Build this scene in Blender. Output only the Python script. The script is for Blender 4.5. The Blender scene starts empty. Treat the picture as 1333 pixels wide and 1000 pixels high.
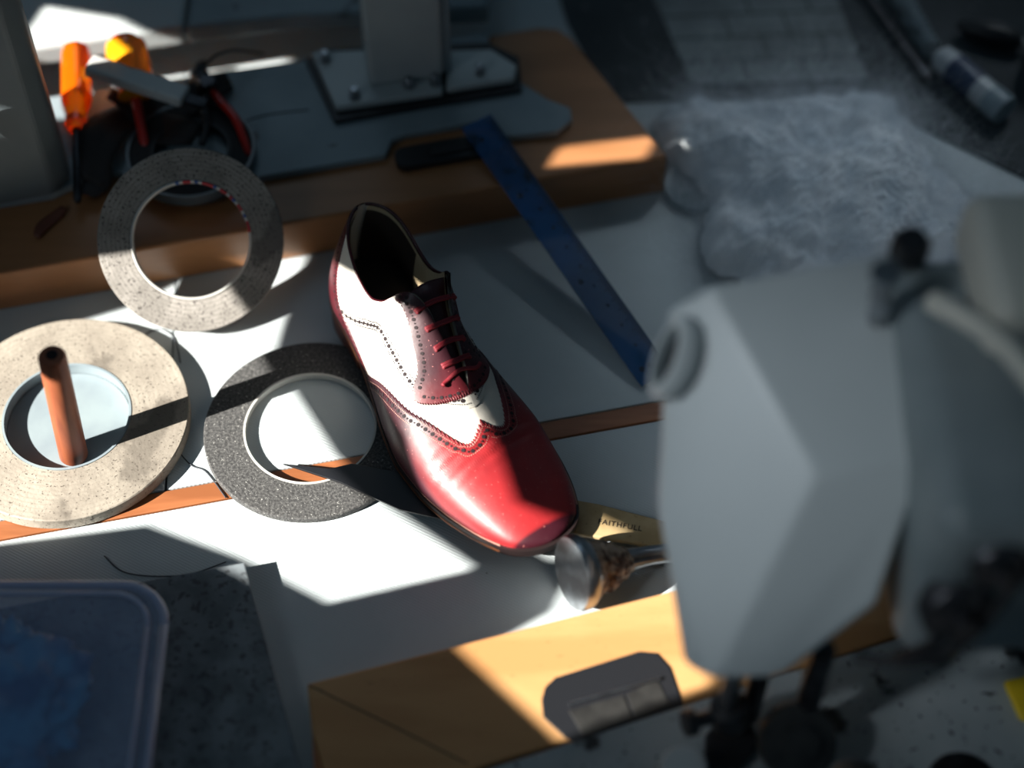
import bpy, bmesh, math, random
from mathutils import Vector, Matrix, noise
random.seed(7)
S=bpy.context.scene
COL=S.collection
V=Vector
# ------------------------------------------------------------------ materials
def mat(name,col,rough=.5,metal=0.0,col2=None,nscale=40,ndetail=6,lo=.4,hi=.6,bump=0.0,bscale=None,coat=0.0,
        trans=0.0,alpha=1.0,specks=None,speckscale=300,speckth=.68,stretch=(1,1,1),ior=1.5,bdist=.002,stains=None,sheen=0,coatr=.1,rings=None,shade_col=None,sss=0):
    m=bpy.data.materials.new(name); m.use_nodes=True
    nt=m.node_tree; N=nt.nodes; L=nt.links
    b=N['Principled BSDF']
    b.inputs['Base Color'].default_value=(*col,1); b.inputs['Roughness'].default_value=rough
    b.inputs['Metallic'].default_value=metal; b.inputs['Coat Weight'].default_value=coat
    b.inputs['Coat Roughness'].default_value=coatr
    b.inputs['Transmission Weight'].default_value=trans; b.inputs['Alpha'].default_value=alpha
    b.inputs['IOR'].default_value=ior
    b.inputs['Sheen Weight'].default_value=sheen
    if sss:
        b.inputs['Subsurface Weight'].default_value=sss; b.inputs['Subsurface Radius'].default_value=(1,1,1); b.inputs['Subsurface Scale'].default_value=.01
    tc=N.new('ShaderNodeTexCoord'); mp=N.new('ShaderNodeMapping'); mp.inputs['Scale'].default_value=stretch
    L.new(tc.outputs['Object'],mp.inputs['Vector'])
    out=None
    def nz(sc,det):
        n=N.new('ShaderNodeTexNoise'); n.inputs['Scale'].default_value=sc; n.inputs['Detail'].default_value=det
        L.new(mp.outputs['Vector'],n.inputs['Vector']); return n
    def ramp(src,a,bb):
        r=N.new('ShaderNodeMapRange'); r.inputs['From Min'].default_value=a; r.inputs['From Max'].default_value=bb
        L.new(src,r.inputs['Value']); return r.outputs['Result']
    def mix(f,c1,c2):
        x=N.new('ShaderNodeMix'); x.data_type='RGBA'
        L.new(f,x.inputs[0])
        if isinstance(c1,tuple): x.inputs[6].default_value=(*c1,1)
        else: L.new(c1,x.inputs[6])
        x.inputs[7].default_value=(*c2,1); return x.outputs[2]
    if col2: out=mix(ramp(nz(nscale,ndetail).outputs['Fac'],lo,hi),col,col2)
    if rings:
        w=N.new('ShaderNodeTexWave'); w.wave_type='RINGS'; w.rings_direction='SPHERICAL'; w.inputs['Scale'].default_value=rings[0]
        w.inputs['Distortion'].default_value=.4; w.inputs['Detail'].default_value=3; w.inputs['Detail Scale'].default_value=.6
        L.new(tc.outputs['Object'],w.inputs['Vector'])
        out=mix(ramp(w.outputs['Fac'],rings[2],rings[3]),out if out else col,rings[1])
    if shade_col:
        at=N.new('ShaderNodeAttribute'); at.attribute_name='baked_shade'  # per-vertex shade mixed into the leather colour
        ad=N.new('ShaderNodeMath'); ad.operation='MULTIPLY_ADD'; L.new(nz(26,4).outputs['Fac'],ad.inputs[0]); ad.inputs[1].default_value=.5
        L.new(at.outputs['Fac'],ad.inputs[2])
        out=mix(ramp(ad.outputs[0],.25,1.15),out if out else col,shade_col)
    if stains: 
        base=out if out else col
        out=mix(ramp(nz(stains[1],8).outputs['Fac'],stains[2],stains[2]+.06),base,stains[0])
    if specks:
        base=out if out else col
        out=mix(ramp(nz(speckscale,2).outputs['Fac'],speckth,speckth+.04),base,specks)
    if out: L.new(out,b.inputs['Base Color'])
    if bump:
        n=nz(bscale or nscale,6); bp=N.new('ShaderNodeBump'); bp.inputs['Strength'].default_value=bump
        bp.inputs['Distance'].default_value=bdist
        L.new(n.outputs['Fac'],bp.inputs['Height']); L.new(bp.outputs['Normal'],b.inputs['Normal'])
    return m
def wave_bump(m,scale,strength,rot):
    nt=m.node_tree;N=nt.nodes;L=nt.links
    tc=N.new('ShaderNodeTexCoord'); mp=N.new('ShaderNodeMapping'); mp.inputs['Rotation'].default_value=(0,0,rot)
    w=N.new('ShaderNodeTexWave'); w.inputs['Scale'].default_value=scale; w.inputs['Distortion'].default_value=.6
    w.inputs['Detail'].default_value=1
    L.new(tc.outputs['Object'],mp.inputs['Vector']);L.new(mp.outputs['Vector'],w.inputs['Vector'])
    bp=N.new('ShaderNodeBump'); bp.inputs['Strength'].default_value=strength; bp.inputs['Distance'].default_value=.0004
    L.new(w.outputs['Fac'],bp.inputs['Height']); L.new(bp.outputs['Normal'],N['Principled BSDF'].inputs['Normal'])
    return m
M={}
M['lam']=wave_bump(mat('laminate',(.54,.59,.61),.45,col2=(.46,.515,.535),nscale=7,specks=(.10,.10,.09),speckscale=140,speckth=.775),150,.30,math.radians(-62))
M['wood']=mat('wood',(.40,.18,.075),.42,col2=(.33,.145,.056),nscale=6,stretch=(1,7,7),stains=((.14,.06,.03),9,.70),coat=.1,coatr=.3)
M['woodlt']=mat('wood_light',(.55,.30,.125),.4,col2=(.46,.235,.09),nscale=6,stretch=(1,6,6),specks=(.25,.11,.04),speckscale=120,speckth=.70,coat=.1,coatr=.3)
M['woodst']=mat('wood_stile',(.42,.17,.07),.42,col2=(.34,.13,.05),nscale=6,stretch=(6,1,6),coat=.1,coatr=.3)
M['woodtrim']=mat('wood_trim',(.34,.12,.045),.45,col2=(.25,.085,.03),nscale=14,stretch=(1,8,8))
M['dark']=mat('dark_gap',(.012,.011,.012),.7)
M['black']=mat('black_plastic',(.012,.013,.016),.38)
M['blackrub']=mat('black_rubber',(.02,.02,.022),.55)
M['iron']=mat('painted_iron',(.26,.32,.35),.38,col2=(.20,.26,.29),nscale=12,stains=((.06,.06,.06),26,.66))
M['ironw']=mat('white_enamel',(.52,.56,.56),.35,col2=(.44,.48,.49),nscale=10,stains=((.12,.12,.11),22,.68),coat=.1)
M['pillar']=mat('pillar_paint',(.17,.205,.22),.5,col2=(.14,.175,.19),nscale=10,stains=((.08,.08,.08),22,.72))
M['bed']=mat('worn_bed',(.40,.44,.45),.45,col2=(.31,.35,.36),nscale=14,stains=((.03,.03,.03),28,.60),specks=(.03,.03,.03),speckscale=190,speckth=.66)
M['steel']=mat('steel',(.45,.47,.5),.3,1.0,col2=(.28,.28,.29),nscale=60)
M['steeld']=mat('dark_steel',(.10,.10,.11),.4,.9,col2=(.05,.05,.055),nscale=60)
M['leaf']=mat('hinge_metal',(.035,.035,.034),.35,.2,col2=(.02,.02,.02),nscale=50)
M['brass']=mat('brass_handle',(.46,.34,.18),.42,.1,col2=(.37,.26,.12),nscale=50,specks=(.16,.10,.05),speckscale=200,speckth=.72)
M['ink']=mat('engraving',(.02,.012,.008),.7)
M['tape']=mat('tape_side',(.31,.29,.265),.7,col2=(.22,.205,.185),nscale=40,specks=(.06,.052,.047),speckscale=520,speckth=.60,bump=.3,bscale=200,rings=(95,(.16,.15,.135),.5,1.5),stains=((.13,.12,.11),24,.60))
M['tape2']=mat('tape_side_warm',(.36,.325,.27),.75,col2=(.26,.23,.19),nscale=18,specks=(.09,.075,.06),speckscale=560,speckth=.63,bump=.3,bscale=220,rings=(80,(.23,.20,.16),.5,2.2),stains=((.16,.14,.115),22,.59))
M['grit']=mat('gritty_roll',(.095,.095,.093),.8,col2=(.035,.035,.036),nscale=480,ndetail=3,lo=.35,hi=.62,specks=(.38,.38,.36),speckscale=700,speckth=.67,bump=.8,bscale=480,bdist=.001)
M['core']=mat('card_core',(.55,.55,.52),.6)
M['corered']=mat('core_red',(.5,.04,.05),.5); M['coreblue']=mat('core_blue',(.05,.12,.35),.5)
M['clear']=mat('clear_core',(.28,.34,.36),.2,col2=(.23,.28,.31),nscale=20,coat=.5)
M['rimg']=mat('rim_grey',(.07,.09,.105),.3,coat=.3)
M['dowel']=mat('dowel_wood',(.32,.095,.04),.5,col2=(.21,.055,.026),nscale=14,stretch=(6,6,1))
M['red']=mat('red_leather',(.42,.020,.022),.47,col2=(.27,.012,.016),nscale=15,lo=.38,hi=.68,bump=.35,bscale=38,coat=.12,coatr=.22,specks=(.60,.22,.20),speckscale=600,speckth=.71,shade_col=(.036,.002,.008))
M['burg']=mat('burgundy_leather',(.062,.003,.008),.42,col2=(.04,.002,.006),nscale=20,bump=.15,bscale=120,coat=.2,coatr=.25)
M['white']=mat('white_leather',(.66,.635,.57),.45,col2=(.58,.555,.50),nscale=30,bump=.15,bscale=70,coat=.1,coatr=.3)
M['hole']=mat('broguing_hole',(.012,.005,.007),.8)
M['stitch']=mat('stitch',(.45,.25,.2),.8)
M['lining']=mat('cream_lining',(.52,.42,.27),.65,col2=(.42,.33,.2),nscale=30)
M['insole']=mat('dark_insole',(.030,.019,.013),.7)
M['sole']=mat('sole_tan',(.24,.085,.035),.5,col2=(.14,.05,.022),nscale=60)
M['welt']=mat('welt',(.014,.007,.007),.5)
M['heel']=mat('heel_stack',(.16,.045,.03),.4,col2=(.1,.03,.02),nscale=20,stretch=(1,1,14))
M['lace']=mat('lace',(.22,.014,.024),.6)
M['blue']=mat('blue_plastic',(.008,.12,.37),.14,col2=(.008,.07,.20),nscale=10,alpha=.62,specks=(.0,.03,.08),speckscale=90,speckth=.62,coat=.9)
M['bluemark']=mat('ruler_mark',(.002,.010,.03),.5)
M['orange']=mat('amber_handle',(1,.20,.003),.10,coat=1,trans=.6)
M['yellow']=mat('amber_yellow',(1,.42,.01),.12,coat=1,trans=.35)
M['redp']=mat('red_plastic',(.55,.02,.01),.3,coat=.4)
M['greyp']=mat('grey_grip',(.60,.61,.60),.45,specks=(.1,.1,.1),speckscale=200,speckth=.72)
M['scrap']=mat('leather_scrap',(.018,.014,.014),.7,bump=.3,bscale=80)
M['brownl']=mat('brown_leather',(.16,.05,.03),.6)
M['slab']=mat('felt_slab',(.18,.21,.23),.85,col2=(.12,.145,.16),nscale=50,bump=.3,bscale=160,specks=(.08,.09,.10),speckscale=220,speckth=.58)
M['boxp']=mat('clear_box',(.55,.65,.85),.2,alpha=.30,coat=.4)
M['boxrim']=mat('clear_box_rim',(.42,.48,.66),.25,alpha=.8,coat=.4)
M['lid']=mat('clear_lid',(.32,.42,.64),.3,alpha=.20,coat=.25,coatr=.3)
M['bag']=mat('blue_bag',(.01,.14,.42),.3,coat=.5,col2=(.08,.42,.80),nscale=26,lo=.45,hi=.6,bump=.4,bscale=30,alpha=.7)
M['fleece']=mat('fleece',(.92,.95,.98),1.0,col2=(.74,.80,.85),nscale=38,lo=.38,hi=.62,sheen=.3,sss=.25,bump=.45,bscale=130,bdist=.004)
M['mat']=mat('dark_sheet',(.05,.06,.068),.75,col2=(.034,.041,.047),nscale=14,specks=(.12,.13,.13),speckscale=90,speckth=.68)
M['pap']=mat('grey_card',(.22,.25,.26),.7,col2=(.17,.19,.20),nscale=20,specks=(.04,.04,.04),speckscale=200,speckth=.68)
M['papl']=mat('grey_card_lines',(.05,.058,.065),.7)
M['hmr']=mat('hammer_neck',(.42,.32,.24),.45,.3,col2=(.09,.05,.035),nscale=90,lo=.45,hi=.55,bump=1,bscale=90,bdist=.004)
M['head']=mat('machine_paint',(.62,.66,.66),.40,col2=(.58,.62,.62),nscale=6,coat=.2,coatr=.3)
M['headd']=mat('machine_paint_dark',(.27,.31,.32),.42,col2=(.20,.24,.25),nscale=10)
M['cream']=mat('machine_cream',(.78,.74,.64),.4,coat=.2)
M['tubew']=mat('tube_white',(.42,.45,.47),.35)
M['tubeb']=mat('tube_label',(.03,.05,.10),.4)
M['gobom']=mat('gobo_grey',(.25,.27,.30),.9)
M['floorm']=mat('floor_mat',(.08,.08,.08),.8)
M['thread']=mat('thread',(.03,.035,.045),.7)
M['yel']=mat('yellow_paint',(.75,.52,.02),.4)
# ------------------------------------------------------------------ helpers
def link(o,par=None):
    COL.objects.link(o)
    if par is not None:
        o.parent=par; o.matrix_parent_inverse=Matrix.Translation(-par.location)
    return o
def info(o,label,cat,group=None,kind=None):
    o['label']=label; o['category']=cat
    if group:o['group']=group
    if kind:o['kind']=kind
def thing(name,loc,label,cat,group=None):
    e=bpy.data.objects.new(name,None); e.empty_display_size=.02; e.location=V(loc); COL.objects.link(e)
    info(e,label,cat,group); return e
def mesh(name,vs,fs,mats,par=None,smooth=False,origin=None,mi=None,bevel=0,bseg=2,auto=None,rot=None):
    vs=[V(v) for v in vs]
    if origin is None:
        xs=[v.x for v in vs];ys=[v.y for v in vs];zs=[v.z for v in vs]
        origin=V(((min(xs)+max(xs))/2,(min(ys)+max(ys))/2,min(zs)))
    origin=V(origin)
    me=bpy.data.meshes.new(name); me.from_pydata([v-origin for v in vs],[],fs); 
    if not isinstance(mats,(list,tuple)): mats=[mats]
    for m in mats: me.materials.append(m)
    if mi:
        for p,i in zip(me.polygons,mi): p.material_index=i
    bm=bmesh.new(); bm.from_mesh(me); bmesh.ops.recalc_face_normals(bm,faces=bm.faces); bm.to_mesh(me); bm.free()
    if smooth: me.polygons.foreach_set('use_smooth',[True]*len(me.polygons))
    me.update()
    o=bpy.data.objects.new(name,me); o.location=origin
    if rot: o.rotation_euler=rot
    link(o,par)
    if bevel:
        b=o.modifiers.new('b','BEVEL'); b.width=bevel; b.segments=bseg; b.limit_method='ANGLE'; b.angle_limit=math.radians(35)
    return o
def prism_data(poly,z0,z1):
    n=len(poly)
    vs=[V((p[0],p[1],z0)) for p in poly]+[V((p[0],p[1],z1)) for p in poly]
    fs=[tuple(range(n))[::-1],tuple(range(n,2*n))]+[(i,(i+1)%n,n+(i+1)%n,n+i) for i in range(n)]
    return vs,fs
def prism(name,poly,z0,z1,m,par=None,bevel=0,rot=None,bseg=2,**k):
    vs,fs=prism_data(poly,z0,z1)
    return mesh(name,vs,fs,m,par,bevel=bevel,bseg=bseg,**k)
def rrect(cx,cy,w,h,r,ang=0,n=6):
    pts=[]
    for sx,sy,a0 in ((1,1,0),(-1,1,90),(-1,-1,180),(1,-1,270)):
        for i in range(n+1):
            a=math.radians(a0+90*i/n)
            x=sx*(w/2-r)+r*math.cos(a); y=sy*(h/2-r)+r*math.sin(a)
            pts.append((x,y))
    c,s=math.cos(ang),math.sin(ang)
    return [(cx+x*c-y*s,cy+x*s+y*c) for x,y in pts]
def basis(ax):
    ax=V(ax).normalized(); u=ax.orthogonal().normalized(); w=ax.cross(u); return ax,u,w
def lathe(name,prof,p,ax,m,par=None,seg=48,closed=False,smooth=True,mi=None,bevel=0,caps=True,squash=1):
    ax,u,w=basis(ax); p=V(p); vs=[];fs=[];mis=[]
    n=len(prof)
    for r,t in prof:
        for j in range(seg):
            a=2*math.pi*j/seg
            vs.append(p+ax*t+(u*math.cos(a)+w*math.sin(a)*squash)*r)
    rng=n if closed else n-1
    for i in range(rng):
        for j in range(seg):
            a=i*seg+j; b=i*seg+(j+1)%seg; i2=(i+1)%n
            fs.append((a,b,i2*seg+(j+1)%seg,i2*seg+j)); mis.append(mi[i] if mi else 0)
    if not closed and caps:
        fs.append(tuple(range(seg))[::-1]); mis.append(mi[0] if mi else 0)
        fs.append(tuple((n-1)*seg+j for j in range(seg))); mis.append(mi[-1] if mi else 0)
    o=mesh(name,vs,fs,m,par,smooth=smooth,origin=p,mi=mis)
    if smooth:
        e=o.modifiers.new('e','EDGE_SPLIT'); e.split_angle=math.radians(38)
    return o
def tube_data(pts,r,seg=8):
    pts=[V(q) for q in pts]; vs=[];fs=[]; n=len(pts)
    up=V((0,0,1))
    for i,q in enumerate(pts):
        t=(pts[min(i+1,n-1)]-pts[max(i-1,0)]).normalized()
        u=t.cross(up); 
        if u.length<.05: u=t.orthogonal()
        u.normalize(); w=t.cross(u)
        rr=r[i] if isinstance(r,(list,tuple)) else r
        for j in range(seg):
            a=2*math.pi*j/seg; vs.append(q+(u*math.cos(a)+w*math.sin(a))*rr)
    for i in range(n-1):
        for j in range(seg):
            fs.append((i*seg+j,i*seg+(j+1)%seg,(i+1)*seg+(j+1)%seg,(i+1)*seg+j))
    fs.append(tuple(range(seg))[::-1]); fs.append(tuple((n-1)*seg+j for j in range(seg)))
    return vs,fs
def spline(pts,n=8):
    pts=[V(q) for q in pts]; out=[]
    for i in range(len(pts)-1):
        p0=pts[max(i-1,0)];p1=pts[i];p2=pts[i+1];p3=pts[min(i+2,len(pts)-1)]
        for k in range(n):
            t=k/n
            out.append(.5*((2*p1)+(p2-p0)*t+(2*p0-5*p1+4*p2-p3)*t*t+(3*p1-p0-3*p2+p3)*t**3))
    out.append(pts[-1]); return out
def tube(name,pts,r,m,par=None,seg=8,n=8):
    P=spline(pts,n); 
    if isinstance(r,(list,tuple)):
        R=[]; k=len(r)-1
        for i in range(len(P)):
            f=i/(len(P)-1)*k; a=min(int(f),k-1); R.append(r[a]+(r[a+1]-r[a])*(f-a))
        r=R
    vs,fs=tube_data(P,r,seg); return mesh(name,vs,fs,m,par,smooth=True)
def merge(parts):
    vs=[];fs=[];mi=[]
    for v,f,k in parts:
        o=len(vs); vs+=list(v); fs+=[tuple(i+o for i in q) for q in f]; mi+=(list(k) if isinstance(k,list) else [k]*len(f))
    return vs,fs,mi
def obox(c,sz,ax=(1,0,0),up=(0,0,1)):
    c=V(c); x=V(ax).normalized(); y=V(up).cross(x).normalized(); z=x.cross(y)
    vs=[c+x*a*sz[0]/2+y*b*sz[1]/2+z*d*sz[2]/2 for d in(-1,1) for a,b in((-1,-1),(1,-1),(1,1),(-1,1))]
    fs=[(3,2,1,0),(4,5,6,7),(0,1,5,4),(1,2,6,5),(2,3,7,6),(3,0,4,7)]
    return vs,fs
def box(name,c,sz,m,par=None,ax=(1,0,0),up=(0,0,1),bevel=0,bseg=3):
    vs,fs=obox(c,sz,ax,up); return mesh(name,vs,fs,m,par,bevel=bevel,bseg=bseg)
def interp(tab,x,key=lambda s:s):
    X=[key(a[0]) for a in tab];Y=[a[1] for a in tab]; x=key(x)
    if x<=X[0]:return Y[0]
    if x>=X[-1]:return Y[-1]
    i=0
    while X[i+1]<x:i+=1
    n=len(X)
    def sl(k):
        if k==0:return (Y[1]-Y[0])/(X[1]-X[0])
        if k==n-1:return (Y[-1]-Y[-2])/(X[-1]-X[-2])
        a=(Y[k]-Y[k-1])/(X[k]-X[k-1]);b=(Y[k+1]-Y[k])/(X[k+1]-X[k])
        return 0 if a*b<=0 else 2*a*b/(a+b)
    h=X[i+1]-X[i];t=(x-X[i])/h;m0=sl(i)*h;m1=sl(i+1)*h
    return (2*t**3-3*t*t+1)*Y[i]+(t**3-2*t*t+t)*m0+(-2*t**3+3*t*t)*Y[i+1]+(t**3-t*t)*m1
# ------------------------------------------------------------------ setting
fl=prism('floor',[(-2.5,-2.5),(2.5,-2.5),(2.5,2.5),(-2.5,2.5)],-.78,-.75,M['floorm']); fl['kind']='structure'
# ------------------------------------------------------------------ workbench
T=thing('workbench',(0,0,-.75),'workbench with off-white laminate panels and brown wood edging','workbench')
def lineY(X): return -.0405+.2178*X   # strip far edge
prism('tabletop_panel',[(-.9,lineY(-.9)),(-.262,lineY(-.262)),(-.29,.35),(-.9,.45)],-.02,0,M['lam'],T,bevel=.0008)
prism('tabletop_panel.001',[(-.2605,lineY(-.2605)),(.9,lineY(.9)),(.9,.75),(-.9,.75),(-.9,.451),(-.289,.351)],-.02,0,M['lam'],T,bevel=.0008)
prism('edging',[(-.9,lineY(-.9)-.0175),(.9,lineY(.9)-.0175),(.9,lineY(.9)-.0008),(-.9,lineY(-.9)-.0008)],-.02,-.0003,M['woodtrim'],T,bevel=.0008)
prism('tabletop_panel.002',[(-.9,-.7),(.9,-.7),(.9,lineY(.9)-.019),(-.9,lineY(-.9)-.019)],-.02,0,M['lam'],T,bevel=.0008)
prism('apron',[(-.85,-.65),(.85,-.65),(.85,.7),(-.85,.7)],-.08,-.0205,M['dark'],T)
for i,(x,y) in enumerate([(-.8,-.6),(.8,-.6),(.8,.65),(-.8,.65)]):
    box('leg' if i==0 else 'leg.%03d'%i,(x,y,-.415),(.06,.06,.67),M['woodtrim'],T,bevel=.003)
# ------------------------------------------------------------------ raised board (far)
A13=math.atan2(.126,.542)
B=thing('wooden_board',(-.1,.2,0),'thick brown wooden board with rounded corner under a machine bed','wooden board')
bpoly=[(-.60,.0285),(.129,.198)]
bpoly+=[(.0632,.315),(.052,.336),(.040,.347),(.024,.349)]
bpoly+=[(-.60,.205)]
prism('board_panel',bpoly,0,.045,M['wood'],B,bevel=.0025)
prism('hinge_plate',rrect(-.057,.1985,.080,.023,.009,A13),.0451,.0525,M['black'],B,bevel=.0015)
prism('hinge_slot',rrect(-.046,.2005,.044,.009,.003,A13),.0526,.0545,M['blackrub'],B,bevel=.0008)
# machine 1 : post sewing machine behind
K=thing('sewing_machine',(-.11,.29,.045),'pale grey iron sewing machine with a bolted post on its bed','sewing machine')
bed=[(-.235,.162),(-.104,.193),(-.099,.210),(-.088,.2165),(-.026,.2305),(-.014,.228),(-.010,.2125),(.018,.2165),(.038,.219),(.050,.232),(.049,.246),(.030,.256),(-.02,.30),(-.02,.335),(-.60,.215),(-.60,.1),(-.372,.150),(-.335,.175)]
prism('bed',bed,.0452,.0525,M['iron'],K,bevel=.0015)
prism('arm_base',[(-.415,.29),(-.28,.319),(-.28,.60),(-.60,.60),(-.60,.25)],.0530,.075,M['ironw'],K,bevel=.004,bseg=4)
prism('arm_base.001',[(-.278,.3195),(-.19,.335),(-.02,.345),(-.02,.60),(-.278,.60)],.0530,.073,M['iron'],K,bevel=.004,bseg=4)  # same plate as arm_base, darker colour paints it out of the sun
a10=math.radians(10)
prism('base_underlay',[(-.176,.298),(-.147,.226),(.008,.262),(.006,.30),(-.02,.318),(-.16,.31)],.0527,.0575,M['black'],K,bevel=.001)  # black sheet under the post base, for its dark underside
prism('post_base',[(-.170,.299),(-.146,.2355),(-.058,.2535),(-.062,.306)],.0577,.0645,M['ironw'],K,bevel=.0015)
prism('post_base.001',[(-.055,.256),(.002,.268),(.004,.283),(-.018,.302),(-.055,.300)],.0577,.0655,M['ironw'],K,bevel=.002)
vs,fs=obox((-.092,.285,.26),(.062,.045,.39),(math.cos(a10),math.sin(a10),0))
mesh('post',vs,fs,M['ironw'],K,bevel=.004,bseg=4)
box('post_flange',(-.058,.288,.26),(.010,.030,.39),M['iron'],K,ax=(math.cos(a10),math.sin(a10),0),bevel=.002)
for i,(x,y) in enumerate([(-.131,.2475),(-.086,.2585),(-.064,.2625),(-.027,.274),(-.158,.29)]):
    lathe('bolt' if i==0 else 'bolt.%03d'%i,[(.0052,0),(.0052,.003),(.0036,.0035),(.0036,.0085),(.003,.0092)],(x,y,.0646 if i!=3 else .0656),(0,0,1),M['steel'],K,seg=6 if i%2 else 16,smooth=False)
tube('bed_line',[(-.23,.205,.0527),(-.226,.226,.0528),(-.205,.237,.0528),(-.17,.243,.0528)],.0006,M['black'],K,n=6)
# machine 2 pillar (left)
K2=thing('sewing_machine',(-.42,.16,.0525),'pale grey painted sewing machine pillar with black hand wheel','sewing machine')
prism('pillar',[(-.475,.122),(-.412,.137),(-.368,.148),(-.358,.165),(-.364,.19),(-.475,.185)],.0530,.42,M['pillar'],K2,bevel=.005,bseg=4)
lathe('hand_wheel',[(.004,0),(.02,0),(.022,.003),(.022,.015),(.018,.018),(.004,.018)],(-.429,.120,.175),(.2,-.97,.1),M['black'],K2)
prism('hinge_plate',rrect(-.428,.100,.03,.016,.004,A13),.0451,.052,M['black'],B,bevel=.001)
# ------------------------------------------------------------------ near wooden edging + machine bed
W=thing('wooden_surround',(0,-.28,0),'orange-brown varnished wooden surround with mitred corner and black hinge','wooden surround')
prism('rail',[(-.142,-.267),(.112,-.195),(.62,-.05),(.62,-.115),(.129,-.279),(-.024,-.330),(-.118,-.3605),(-.1365,-.302)],.0005,.020,M['woodlt'],W,bevel=.0018)
prism('stile',[(-.1362,-.3035),(-.1185,-.3612),(-.024,-.3310),(-.024,-.50),(-.112,-.50),(-.130,-.36)],.0005,.0198,M['woodst'],W,bevel=.0015)
vs,fs=tube_data([(-.1405,-.2685,.0199),(-.085,-.297,.0199),(-.03,-.3265,.0199)],.0005,6)
mesh('mitre_joint',vs,fs,M['dark'],W)
ah=math.radians(17)
c,s=math.cos(ah),math.sin(ah)
def H(x,y): return (.066+x*c-y*s,-.275+x*s+y*c)
prism('hinge_plate',[H(*q) for q in [(-.048,-.004),(-.045,.009),(-.040,.017),(-.031,.0220),(.031,.0240),(.043,.019),(.048,.006),(.047,-.024),(.041,-.030),(-.031,-.030),(-.038,-.023)]],.0195,.0212,M['black'],W,bevel=.0006)
prism('hinge_leaf',[H(*q) for q in [(-.026,-.026),(-.030,-.005),(.010,-.005),(.010,-.026)]],.0213,.0221,M['leaf'],W,bevel=.0004)
prism('hinge_leaf.001',[H(*q) for q in [(.012,-.026),(.012,-.005),(.036,.000),(.038,-.022)]],.0213,.0220,M['leaf'],W,bevel=.0004)
lathe('hinge_pin',[(.0013,0),(.0013,.066)],V((*H(-.028,-.001),.0226)),(c,s,0),M['steel'],W,seg=16)
# ------------------------------------------------------------------ near sewing machine
F=thing('sewing_machine',(.30,-.33,.0205),'pale grey sewing machine with angular head above its speckled bed','sewing machine')
prism('bed',[(-.020,-.3335),(.129,-.282),(.62,-.118),(.62,-.60),(-.020,-.60)],.0206,.0245,M['bed'],F,bevel=.0012)
prism('bed_support',[(-.01,-.35),(.129,-.30),(.61,-.14),(.61,-.59),(-.01,-.59)],.0006,.0204,M['dark'],F)
hp=[(.121,-.136,.30),(.1818,-.2458,.2554),(.155,-.3035,.19),(.1249,-.3275,.1492),(.1065,-.3172,.1445),(.090,-.233,.20),(.0869,-.1802,.2405),(.0965,-.1387,.2804),
    (.238,-.105,.295),(.246,-.238,.255),(.222,-.296,.19),(.164,-.325,.145),(.11,-.12,.18),(.24,-.10,.16),(.125,-.25,.13),(.22,-.27,.13)]
bm=bmesh.new()
for q in hp: bm.verts.new(q)
r=bmesh.ops.convex_hull(bm,input=bm.verts)
for v in [v for v in bm.verts if not v.link_faces]: bm.verts.remove(v)
bmesh.ops.dissolve_limit(bm,angle_limit=math.radians(14),verts=bm.verts,edges=bm.edges)
me=bpy.data.meshes.new('head'); bm.to_mesh(me); bm.free(); me.materials.append(M['head'])
me.polygons.foreach_set('use_smooth',[True]*len(me.polygons))
ho=bpy.data.objects.new('head',me); link(ho,F)
b=ho.modifiers.new('b','BEVEL'); b.width=.018; b.segments=10; b.limit_method='ANGLE'; b.angle_limit=math.radians(12)
lathe('thread_opening',[(.022,-.010),(.027,-.004),(.027,.003),(.024,.006),(.019,.006),(.017,.0),(.001,-.002)],(.099,-.168,.268),(-.80,-.05,.45),[M['head'],M['headd'],M['black']],F,mi=[0,0,0,0,1,2],squash=.6,caps=False)
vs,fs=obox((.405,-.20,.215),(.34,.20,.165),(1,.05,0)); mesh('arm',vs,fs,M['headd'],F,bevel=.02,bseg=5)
vs,fs=obox((.405,-.135,.315),(.26,.10,.05),(1,.05,0)); mesh('arm_cover',vs,fs,M['cream'],F,bevel=.015,bseg=5)
vs,fs=obox((.56,-.19,.10),(.11,.15,.15),(1,.05,0)); mesh('column',vs,fs,M['head'],F,bevel=.015,bseg=4)
lathe('tension_post',[(.007,0),(.007,.03),(.005,.032),(.005,.05),(.009,.051),(.009,.056)],(.224,-.150,.285),(-.1,-.15,1),M['steel'],F,seg=24)
lathe('knob',[(.004,0),(.010,.002),(.012,.006),(.012,.018),(.009,.023)],(.243,-.115,.298),(0,-.1,1),M['black'],F,seg=32)
tube('thread_guide',[(.250,-.16,.315),(.28,-.20,.330),(.31,-.245,.325),(.36,-.27,.31)],.007,M['cream'],F,n=10)
tube('cable',[(.235,-.315,.15),(.255,-.325,.20),(.275,-.31,.26),(.32,-.27,.31),(.40,-.26,.305)],.0045,M['black'],F,n=10)
tube('cable',[(.215,-.31,.145),(.25,-.325,.17),(.275,-.325,.21),(.30,-.31,.26),(.36,-.30,.31)],.0035,M['blackrub'],F,n=10)
lathe('tension_disc',[(.004,-.002),(.021,0),(.023,.003),(.018,.007),(.018,.010),(.023,.013),(.021,.017),(.008,.019),(.008,.03)],(.262,-.305,.215),(.1,-.95,.3),M['steeld'],F,seg=40)
lathe('tension_disc',[(.004,-.002),(.015,0),(.017,.003),(.013,.006),(.017,.009),(.015,.012),(.006,.014),(.006,.024)],(.278,-.302,.26),(.1,-.95,.3),M['steeld'],F,seg=40)
lathe('lifting_lever',[(.010,0),(.013,.004),(.013,.014),(.009,.02)],(.268,-.290,.120),(.2,-.4,.9),M['black'],F,seg=32)
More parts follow.
